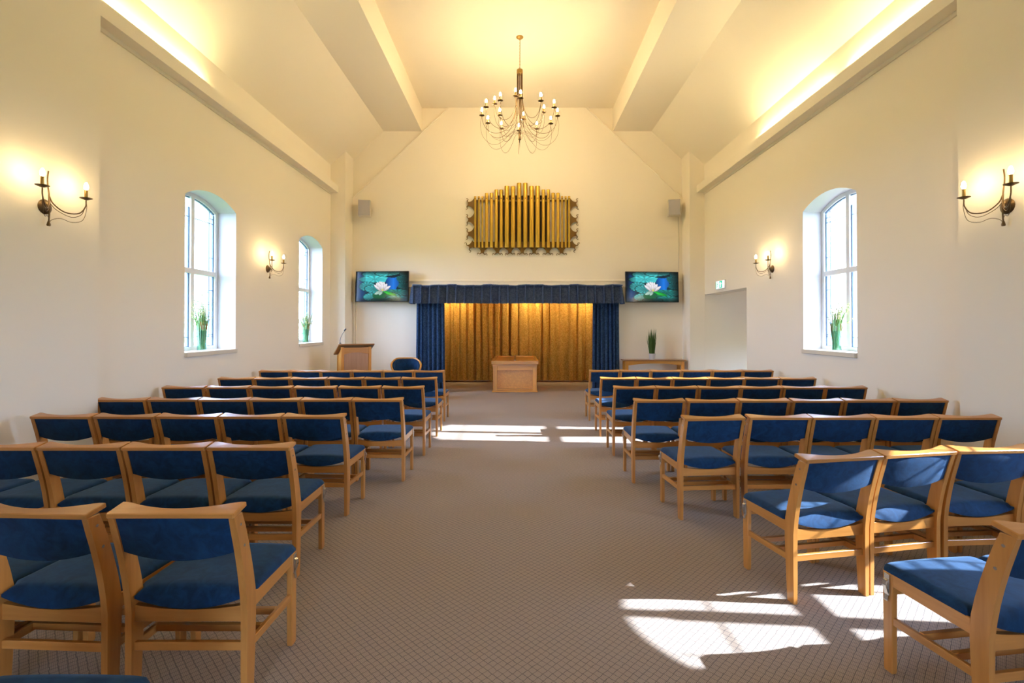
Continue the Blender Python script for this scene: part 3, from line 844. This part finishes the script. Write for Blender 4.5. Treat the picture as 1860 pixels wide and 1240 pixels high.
# ------------------------------------------------------------------ catafalque
cat = thing('catafalque', 'oak panelled catafalque in front of the gold curtains', 'catafalque', (-.06, 11.34, 0))
CL = 1.84
def cb(name, mat, *b, bev=.004): return build(name, B(*b, bev=bev), M[mat], cat)
cb('body', 'oak_y', -.485, .485, .05, CL - .02, .03, .60)
cb('plinth', 'oak_x', -.52, .52, -.012, CL, 0, .034)
for s in (-1, 1): cb('stile', 'oak_z', *sorted((s * .50, s * .405)), 0, .055, .034, .60)
cb('frame_rail', 'oak_x', -.405, .405, .004, .055, .50, .60); cb('frame_rail', 'oak_x', -.405, .405, .004, .055, .034, .085)
bm = bmesh.new()
for k in range(6):
    y = .10 + k * (CL - .2) / 5
    for s in (-1, 1): box(bm, *sorted((s * .485, s * .50)), y - .045, y + .045, .034, .60, bev=.003)
build('side_stiles', bm, M['oak_z'], cat)
bm = bmesh.new(); box(bm, -.515, .515, -.016, CL, .598, .612)
for k in range(30):
    x = -.50 + k * 1.0 / 29; box(bm, x - .010, x + .010, -.022, .0, .612, .640)
box(bm, -.505, .505, -.008, CL, .612, .640)
build('dentil_moulding', bm, M['oak_x'], cat)
cb('top_slab', 'oak_x', -.54, .54, -.035, CL + .02, .640, .700)
bm = bmesh.new()
for s in (-1, 1): box(bm, *sorted((s * .54, s * .465)), -.035, CL + .02, .700, .722, bev=.004)
box(bm, -.465, .465, -.035, .04, .700, .722, bev=.004); box(bm, -.465, .465, CL - .05, CL + .02, .700, .722, bev=.004)
build('top_rim', bm, M['oak_x'], cat)
for s in (-1, 1): cb('top_panel', 'oak_x', *sorted((s * .03, s * .46)), .045, CL - .055, .700, .712)
cb('centre_bar', 'walnut', -.022, .022, .05, CL - .06, .700, .745)

# ------------------------------------------------------------------ televisions with the water-lily picture
def srgb(c): return tuple(((v / 255) / 12.92 if v / 255 < .04 else ((v / 255 + .055) / 1.055) ** 2.4) for v in c)
def ell(x, y, cx, cy, rx, ry, rot=0):
    dx, dy = x - cx, y - cy; c, s = cos(rot), sin(rot); a, b = (dx * c + dy * s) / rx, (-dx * s + dy * c) / ry
    return sqrt(a * a + b * b), math.atan2(b, a)
PADS = [(.36, .10, .25, .12, .10), (.62, .04, .26, .10, -.1), (.36, .26, .32, .12, .02), (.22, .50, .16, .16, .1), (.36, .60, .20, .14, .3), (.30, .85, .16, .13, -.2), (.88, .26, .14, .12, .3),
        (.93, .48, .15, .11, .2), (.80, .70, .28, .11, .05), (.62, .80, .24, .11, .15), (.82, .92, .26, .12, .1), (.50, .95, .2, .08, 0), (.95, .08, .12, .1, .2)]
PETALS = [(.387, .394, .07, 0), (.459, .327, .075, 0), (.541, .346, .075, 0), (.350, .45, .06, 0), (.663, .49, .06, 0), (.414, .356, .07, 0), (.497, .337, .075, 0), (.597, .413, .07, 0),
          (.36, .76, .06, 1), (.455, .79, .05, 1), (.385, .50, .05, 0), (.625, .52, .05, 0), (.45, .42, .06, 0), (.56, .43, .06, 0), (.505, .45, .06, 0)]
def lily(x, y):
    col = Vector((10, 34, 48)); col += Vector((8, 40, 90)) * max(0, 1 - abs(x - .08) * 7)
    for i, (cx, cy, rx, ry, ro) in enumerate(PADS):
        d, a = ell(x, y, cx, cy, rx, ry, ro)
        if d < 1:
            v = .55 + .45 * abs(sin(a * 7 + i)) * (.3 + .7 * d); edge = .55 if d > .93 else 1
            base = Vector((66, 186, 190)) if i in (0, 1, 2, 3, 4, 5) else Vector((28, 112, 118))
            if i in (8, 9, 10): base = Vector((34, 150, 146))
            lit = 1.25 if (.18 < x < .62 and y < .34) else .95
            col = base * v * edge * lit
        elif d < 1.05: col = col * .5
    if .60 + .03 * sin(y * 14) < x < .80 + .025 * sin(y * 17 + 1) and .19 + .02 * sin(x * 20) < y < .60: col = Vector((14, 92, 176)) * (.75 + .45 * (1 - abs(x - .72) / .12))
    d, _ = ell(x, y, .60, .72, .20, .055, .45)
    if d < 1: col = Vector((30, 170, 60)) * (1.15 - .5 * d)
    d, _ = ell(x, y, .46, .80, .14, .12, -.5)
    if d < 1: col = Vector((16, 84, 56))
    # pointed petals from the heart of the flower to each tip, back ones first
    cx, cy = .51, .65
    for k, (tx, ty, w, sh) in enumerate(PETALS):
        ax, ay = (tx - cx) * 1.76, ty - cy; px, py = (x - cx) * 1.76, y - cy; L = sqrt(ax * ax + ay * ay)
        t = (px * ax + py * ay) / (L * L); q = abs(px * ay - py * ax) / L
        if 0 < t < 1:
            hw = w * (sin(pi * min(1, t ** .9 * .93 + .05)) ** .75)
            if q < hw: col = (Vector((240, 236, 242)) if sh < 1 else Vector((176, 214, 200))) * ((.95 if q < hw * .72 else .74) * (.70 + .30 * t))
    d, _ = ell(x, y, .512, .615, .018, .035)
    if d < 1: col = Vector((196, 190, 96))
    vx = min(1, min(x, 1 - x) * 5 + .25) * min(1, min(y, 1 - y) * 5 + .3)
    return tuple(max(0, min(255, c * vx)) for c in col)
def tv_mat():
    m, nt, out = new_mat('lit_screen_picture')
    at = nt.nodes.new('ShaderNodeVertexColor'); at.layer_name = 'picture'
    e = N(nt, 'ShaderNodeEmission', Strength=.70); nt.links.new(at.outputs[0], e.inputs[0])
    g = nt.nodes.new('ShaderNodeBsdfGlossy'); g.inputs['Roughness'].default_value = .12; g.inputs[0].default_value = (.02, .02, .02, 1)
    ad = nt.nodes.new('ShaderNodeAddShader'); nt.links.new(e.outputs[0], ad.inputs[0]); nt.links.new(g.outputs[0], ad.inputs[1]); nt.links.new(ad.outputs[0], out.inputs[0])
    return m
TVW, TVH = 1.235, .70
def tv(label, x, y, z, yaw, tilt):
    r = thing('tv', label, 'television', (x, y, z), 0, 'wall televisions'); r.rotation_euler = (radians(tilt), 0, radians(yaw))
    build('casing', B(-TVW / 2, TVW / 2, 0, .045, -TVH / 2, TVH / 2, bev=.004), M['black'], r)
    build('mount', B(-.12, .12, .045, .20, -.14, .14, bev=.006), M['black'], r)
    nx, nz = 150, 84; w, h = TVW - .022, TVH - .022; me = bpy.data.meshes.new('screen')
    vs = [(-w / 2 + w * i / nx, -.0012, h / 2 - h * j / nz) for j in range(nz + 1) for i in range(nx + 1)]
    fs = [(j * (nx + 1) + i, (j + 1) * (nx + 1) + i, (j + 1) * (nx + 1) + i + 1, j * (nx + 1) + i + 1) for j in range(nz) for i in range(nx)]
    me.from_pydata(vs, [], fs); ca = me.color_attributes.new('picture', 'FLOAT_COLOR', 'POINT')
    for k, v in enumerate(vs): ca.data[k].color = (*srgb(lily(v[0] / w + .5, .5 - v[2] / h)), 1)
    me.materials.append(TVM); link(bpy.data.objects.new('screen', me), r)
    return r
TVM = tv_mat()
tv('flat television showing a water lily, left of the pelmet', -3.09, 11.28, 2.415, -4, -3)
t2 = tv('flat television showing a water lily, right of the pelmet', 3.07, 11.28, 2.405, 4, -3)

# loudspeakers
def speaker(label, x, z, yaw):
    r = thing('mounted_speaker', label, 'loudspeaker', (x, 11.22, z), radians(yaw), 'grey loudspeakers')
    build('cabinet', B(-.135, .135, 0, .17, -.185, .185, bev=.012, seg=2), M['lightgrey'], r)
    build('grille', B(-.127, .127, -.008, .004, -.177, .172, bev=.006), M['grey'], r)
    build('bracket', B(-.03, .03, .17, .30, -.04, .04, bev=.004), M['bronze'], r)
speaker('grey loudspeaker on the back wall above the left television', -3.48, 4.20, 10)
speaker('grey loudspeaker on the back wall above the right television', 3.56, 4.21, -10)

# exit sign
ex = thing('exit_sign', 'lit green and white running-man exit sign above the side doorway', 'exit sign', (W, 10.08, 2.355))
build('housing', B(-.035, .0, -.215, .215, -.085, .085, bev=.004), M['white'], ex)
fx = -.037
build('diffuser', B(fx, -.034, -.205, .205, -.075, .075), M['signlit'], ex)
bm = bmesh.new()
def sp(bm, pts, d=0): prism(bm, pts, 'x', fx - .003 - d, fx + .001)
sp(bm, [(.195, -.072), (.215, -.072), (.215, .072), (.195, .072)])
sp(bm, [(-.10, -.072), (.03, -.072), (.03, .072), (-.10, .072)])
# running man: head, torso, limbs
def disc(c, r): return [(c[0] + r * cos(2 * pi * k / 12), c[1] + r * sin(2 * pi * k / 12)) for k in range(12)]
def limb(a, b, w):
    d = Vector(b) - Vector(a); n_ = Vector((-d.y, d.x)).normalized() * w
    return [(a[0] + n_.x, a[1] + n_.y), (b[0] + n_.x, b[1] + n_.y), (b[0] - n_.x, b[1] - n_.y), (a[0] - n_.x, a[1] - n_.y)]
sp(bm, disc((.118, .045), .011))
for a, b, w in (((.122, .03), (.132, -.01), .010), ((.122, .025), (.098, .012), .004), ((.124, .025), (.152, .014), .004), ((.130, -.008), (.108, -.03), .005), ((.108, -.03), (.112, -.058), .005), ((.133, -.008), (.150, -.034), .005), ((.150, -.034), (.172, -.04), .005)): sp(bm, limb(a, b, w))
build('green_panel', bm, M['signgreen'], ex)
bm = bmesh.new()
sp(bm, [(-.035, .058), (-.082, .006), (-.052, .006), (-.052, -.056), (-.018, -.056), (-.018, .006), (.012, .006)], .002)
build('arrow', bm, M['signlit'], ex)

# ------------------------------------------------------------------ lectern and microphone
lec = thing('lectern', 'pale oak lectern with an arched front panel beside the left wall', 'lectern', (-3.28, 9.95, 0), radians(30))
LWd, LD, LH = .29, .22, 1.03
def lb(name, mat, *b, bev=.004): return build(name, B(*b, bev=bev), M[mat], lec)
for s in (-1, 1):
    for y in (-LD, LD - .05): lb('post', 'oak_z', *sorted((s * LWd, s * (LWd - .055))), y, y + .05, .05, LH + (.07 if y < 0 else -.10))
lb('base', 'oak_x', -LWd - .03, LWd + .03, -LD - .02, LD + .02, 0, .055)
n = 12; xi = LWd - .055
arch = [(-xi, .14), (xi, .14)] + [(xi - 2 * xi * i / n, .955 + .035 * (1 - (1 - 2 * i / n) ** 2)) for i in range(n + 1)]
lb('front_board', 'oak_z', -xi, xi, -LD + .022, -LD + .032, .05, LH + .06)
build('front_panel', prism(bmesh.new(), [(x * .985, z) for x, z in arch], 'y', -LD + .014, -LD + .024, .003), M['pine'], lec)
lb('front_rail', 'oak_x', -xi, xi, -LD + .004, -LD + .03, .05, .135)
bm = bmesh.new()
top = [(xi, LH + .06), (-xi, LH + .06)] + [(-xi + 2 * xi * i / n, .962 + .035 * (1 - (1 - 2 * i / n) ** 2)) for i in range(n + 1)]
build('arched_rail', prism(bm, top, 'y', -LD + .004, -LD + .03), M['oak_x'], lec)
for s in (-1, 1): build('side_panel', prism(bmesh.new(), [(-LD + .05, .05), (LD - .05, .05), (LD - .05, LH - .09), (-LD + .05, LH + .05)], 'x', *sorted((s * (LWd - .015), s * (LWd - .03)))), M['oak_z'], lec)
bm = B(-LWd - .055, LWd + .055, -LD - .05, LD + .09, -.014, .014, bev=.004)
bmesh.ops.transform(bm, matrix=Matrix.Translation((0, 0, LH + .025)) @ Matrix.Rotation(radians(-21), 4, 'X'), verts=bm.verts)
build('sloping_top', bm, M['walnut'], lec)
mic = thing('gooseneck_microphone', 'thin black gooseneck microphone on top of the lectern', 'microphone', (-3.50, 9.78, 1.165))
build('base', lathe(bmesh.new(), [(0, 0), (.022, 0), (.020, .012), (.006, .018), (0, .018)], 12), M['black'], mic, 40)
build('gooseneck', tube(bmesh.new(), spline([(0, 0, .01), (0, 0, .08), (.03, 0, .16), (.085, -.02, .24)], 6), .005, 6), M['black'], mic, 60)
bm = lathe(bmesh.new(), [(0, -.02), (.010, -.018), (.015, .0), (.015, .03), (.010, .042), (0, .046)], 10)
bmesh.ops.transform(bm, matrix=Matrix.Translation((.097, -.024, .262)) @ Matrix.Rotation(radians(38), 4, 'Y'), verts=bm.verts)
build('capsule', bm, M['black'], mic, 60)

# ------------------------------------------------------------------ tub armchair
tub = thing('tub_armchair', 'round-backed blue armchair with bentwood rim beside the blue curtain', 'armchair', (-2.30, 10.25, 0), radians(14))
def rim(a):      # a from -1 (left arm front) to 1 (right arm front); back at 0
    th = a * radians(118); r = .29 + .01 * abs(a)
    z = .83 - .22 * max(0, abs(a) - .30) ** 1.4 / .7 ** 1.4
    return Vector((r * sin(th), r * cos(th), z))
K = 36
build('bentwood_rim', tube(bmesh.new(), [rim(-1 + 2 * i / K) for i in range(K + 1)], .019, 8), M['oak_x'], tub, 60)
bm = bmesh.new(); rows = []
for i in range(K + 1):
    p = rim(-.93 + 1.86 * i / K); zb = .40
    rows.append([[bm.verts.new((p.x * f, p.y * f, zb + (p.z - .012 - zb) * j / 6)) for j in range(7)] for f in (.97, .84)])
for a, b in zip(rows, rows[1:]):
    for q in (0, 1):
        for j in range(6): bm.faces.new((a[q][j], b[q][j], b[q][j + 1], a[q][j + 1]))
    for j in (0, 6): bm.faces.new((a[0][j], b[0][j], b[1][j], a[1][j]))
for e in (rows[0], rows[-1]):
    for j in range(6): bm.faces.new((e[0][j], e[0][j + 1], e[1][j + 1], e[1][j]))
build('backrest', bm, M['blue'], tub, 50)
build('seat_cushion', lathe(bmesh.new(), [(0, .36), (.235, .36), (.25, .39), (.24, .44), (.20, .465), (0, .475)], 28), M['blue'], tub, 50)
for x, y in ((-.25, -.15), (.25, -.15), (-.19, .21), (.19, .21)):
    build('leg', tube(bmesh.new(), [(x * 1.03, y * 1.05, 0), (x, y, .36), (x * 1.04, y * 1.04, .62 if y < 0 else .70)], [.014, .019, .015], 8), M['oak_z'], tub, 50)

# ------------------------------------------------------------------ console table and its plant
con = thing('console_table', 'narrow oak console table with arched apron under the right television', 'side table', (3.08, 11.27, 0))
CWd, CD, CHt = .66, .17, .755
build('table_top', B(-CWd - .04, CWd + .04, -CD - .03, CD, CHt - .026, CHt, bev=.005), M['walnut'], con)
for x in (-CWd, CWd - .065):
    for y in (-CD, CD - .05): build('leg', B(x, x + .065, y, y + .05, 0, CHt - .026, bev=.003), M['oak_z'], con)
n = 14; xi = CWd - .065
ap = [(xi, CHt - .026), (-xi, CHt - .026)] + [(-xi + 2 * xi * i / n, CHt - .125 + .045 * (1 - (1 - 2 * i / n) ** 2)) for i in range(n + 1)]
build('apron', prism(bmesh.new(), ap, 'y', -CD + .008, -CD + .030), M['oak_x'], con)
build('apron', prism(bmesh.new(), ap, 'y', CD - .03, CD - .012), M['oak_x'], con)

def blade(bm, base, tip, w, bend, n=5):
    base, tip = Vector(base), Vector(tip); d = tip - base
    side = Vector((d.y, -d.x, 0)); side = side.normalized() if side.length > 1e-4 else Vector((1, 0, 0))
    rnd_ = random.random() * pi; side = Vector((cos(rnd_), sin(rnd_), 0))
    L = []; R = []
    for i in range(n + 1):
        t = i / n; p = base + d * t + Vector((d.x, d.y, 0)) * bend * (t * t - t)
        ww = w * (1 - t) ** .6 * (.6 + .4 * min(1, 4 * t)) + .0004
        L.append(bm.verts.new(p - side * ww)); R.append(bm.verts.new(p + side * ww))
    for i in range(n): bm.faces.new((L[i], R[i], R[i + 1], L[i + 1]))
def stuff(o): o['kind'] = 'stuff'; return o
pl = thing('potted_grass', 'upright green grass in a pale grey pot on the console table', 'potted plant', (3.04, 11.20, CHt))
build('pot', lathe(bmesh.new(), [(0, 0), (.055, 0), (.076, .125), (.080, .138), (.072, .140), (.068, .12), (0, .115)], 24), M['pot'], pl, 40)
rg = random.Random(12); bm = bmesh.new(); random.seed(5)
for i in range(170):
    a = rg.uniform(0, 2 * pi); r = .058 * sqrt(rg.random()); h = rg.uniform(.34, .52) if rg.random() < .85 else rg.uniform(.5, .60)
    sp_ = rg.uniform(1.2, 2.3); blade(bm, (r * cos(a), r * sin(a), .11), (r * sp_ * cos(a), r * sp_ * sin(a), .11 + h), .0065, .5)
stuff(build('grass_blades', bm, M['leaf'], pl))

def vase_plant(label, x, y, z, lean, seed, h=1.0, pale=False):
    r = thing('vase_of_grasses', label, 'vase of flowers', (x, y, z), 0, 'window sill grasses')
    rg = random.Random(seed); random.seed(seed)
    build('vase', lathe(bmesh.new(), [(0, 0), (.055, 0), (.058, .01), (.055, .12), (.066, .27), (.064, .27), (.053, .12), (.052, .012), (0, .012)], 20), M['vglass'], r, 40)
    bm = bmesh.new()
    for i in range(70):
        a = rg.uniform(0, 2 * pi); q = sqrt(rg.random()); tube(bm, [(.045 * q * cos(a), .045 * q * sin(a), .015), (.046 * q * cos(a), .046 * q * sin(a), .12), (.066 * q * cos(a), .066 * q * sin(a), rg.uniform(.30, .44) * h)], .0040, 5)
    stuff(build('stem_bundle', bm, M['stem'], r, 60))
    bm = bmesh.new()
    for i in range(26):
        a = rg.uniform(0, 2 * pi); q = sqrt(rg.random()); tube(bm, [(.060 * q * cos(a), .060 * q * sin(a), rg.uniform(.24, .31) * h), (.072 * q * cos(a), .072 * q * sin(a), rg.uniform(.33, .41) * h)], .004, 5)
    stuff(build('brown_sheaths', bm, M['rust'], r, 60))
    bm = bmesh.new(); bf = bmesh.new()
    for i in range(80):
        a = rg.uniform(0, 2 * pi); q = rg.random(); hh = rg.uniform(.42, .70) * h
        tip = (.15 * q * cos(a) + lean * .05, .15 * q * sin(a), hh)
        blade(bm, (.065 * q * cos(a), .065 * q * sin(a), .34 * h), tip, .0050, .4)
        for k in range(4):
            t = rg.uniform(.55, 1); c = Vector((.065 * q * cos(a), .065 * q * sin(a), .34 * h)).lerp(Vector(tip), t)
            c += Vector((rg.uniform(-.012, .012), rg.uniform(-.012, .012), rg.uniform(-.01, .01)))
            bmesh.ops.create_icosphere(bf, subdivisions=1, radius=rg.uniform(.004, .009), matrix=Matrix.Translation(c))
    stuff(build('grass_blades', bm, M['leaf2'], r)); stuff(build('flower_buds', bf, M['flower'], r))
    return r
vase_plant('glass vase of grasses on the left window sill before the wall sconce', -(W + .12), 6.72, SILL + .006, 0, 31)
vase_plant('glass vase of grasses on the sill nearest the lectern', -(W + .10), 9.97, SILL + .006, 0, 32, .92)
vase_plant('glass vase of pale grasses on the right window sill', W + .10, 6.62, SILL + .006, 1, 33, .95)

# ------------------------------------------------------------------ outside the windows
bm = bmesh.new(); quad(bm, (-60, -60, -.25), (60, -60, -.25), (60, 80, -.25), (-60, 80, -.25)); o = struct(build('ground_outside', bm, M['lawn']))
hb = bmesh.new(); rg = random.Random(44)
for i in range(14000):
    y = rg.uniform(6, 24); hgt = 2.1 + .9 * sin(y * .9) + .5 * sin(y * 2.3); z = hgt * rg.random() - .25; x = -8.5 - rg.random() * 1.6 + .4 * sin(y * 2)
    a, b = rg.uniform(0, 2 * pi), rg.uniform(-.8, .8); u = Vector((cos(a), sin(a), b)).normalized() * .055; v = u.cross(Vector((rg.random(), rg.random(), rg.random()))).normalized() * .03
    c = Vector((x, y, z)); hb.faces.new([hb.verts.new(q) for q in (c - u, c + v, c + u, c - v)])
hd = tag(build('hedge_outside', hb, M['hedge']), 'sunlit green hedge outside the left windows', 'hedge'); hd['kind'] = 'stuff'
def clad(name, label, x, s, y0, y1, wins):
    r = thing(name, label, 'building', (x, (y0 + y1) / 2, -.25)); r['kind'] = 'structure'
    h = 9.0; hw = (y1 - y0) / 2; d = 5.0
    build('wall', B(*sorted((0, s * d)), -hw, hw, 0, h), M['render'], r)
    bm = bmesh.new()
    for k in range(22): box(bm, *sorted((-s * .012, s * .01)), -hw, hw, .5 + k * .40, .53 + k * .40)
    build('cladding_gap', bm, M['brick'], r)
    for (a, b, z0, z1) in wins: build('window', B(*sorted((-s * .03, s * .02)), a, b, z0, z1), M['slate'], r)
    build('roof', prism(bmesh.new(), [(-hw - .3, h), (hw + .3, h), (0, h + 2.5)], 'x', *sorted((-s * .3, s * (d + .3)))), M['slate'], r)
clad('house', 'white clad house outside the right window', 14.0, 1, 13.0, 22.0, [(2.2, 4.0, 2.2, 3.6)])
clad('house', 'white clad house outside the farther left window', -13.0, -1, 26.0, 36.0, [(-3.6, -2.2, 5.2, 6.6)])

# ------------------------------------------------------------------ light, camera, view
w = bpy.data.worlds.new('sky'); S.world = w; w.use_nodes = True
bg = w.node_tree.nodes['Background']; bg.inputs[0].default_value = (.51, .675, 1.0, 1); bg.inputs[1].default_value = 22.0
sl = bpy.data.lights.new('sun', 'SUN'); sl.energy = 17; sl.angle = radians(.55); sl.color = (.86, .93, 1.0)
so = bpy.data.objects.new('sun', sl); COL.objects.link(so); so.rotation_euler = SUN.to_track_quat('-Z', 'Y').to_euler(); so.location = (10, 0, 8)
def portal(x, y, z, sx, sy, d):
    l = bpy.data.lights.new('window_portal', 'AREA'); l.shape = 'RECTANGLE'; l.size = sx; l.size_y = sy; l.cycles.is_portal = True
    o = bpy.data.objects.new('window_portal', l); COL.objects.link(o); o.location = (x, y, z); o.rotation_euler = Vector(d).to_track_quat('-Z', 'Y').to_euler()
for s, x, h in ((-1, W, LW1), (-1, W, LW2), (1, W, RW1), (1, WN, NW)):
    zt = h['spring'] + h['rise']; portal(s * (x + .42), (h['y0'] + h['y1']) / 2, (h['sill'] + zt) / 2, 1.2, zt - h['sill'] + .1, (-s, 0, 0))
portal(0, YR - .1, DZ / 2, 2 * DX, DZ, (0, 1, 0)); portal(5.85, 8.55, .55, .5, 1.1, (0, 1, 0))

cam = bpy.data.cameras.new('camera'); co = bpy.data.objects.new('camera', cam); COL.objects.link(co); S.camera = co
cam.sensor_width = 36; cam.sensor_fit = 'HORIZONTAL'; cam.lens = F / 1860 * 36; cam.clip_start = .05; cam.clip_end = 300
PITCH = .5; co.location = (0, 0, HC); co.rotation_euler = (radians(90 + PITCH), 0, 0)
cam.shift_x = -(CX - 930) / 1860; cam.shift_y = (CY - 620 - F * math.tan(radians(PITCH))) / 1860

S.view_settings.view_transform = 'Standard'; S.view_settings.look = 'None'; S.view_settings.gamma = 1; S.view_settings.use_curve_mapping = False
S.view_settings.exposure = 0.9
cy = S.cycles
cy.use_denoising = True; cy.max_bounces = 10; cy.diffuse_bounces = 7; cy.glossy_bounces = 4; cy.transparent_max_bounces = 12
cy.sample_clamp_indirect = 6; cy.caustics_reflective = False; cy.caustics_refractive = False
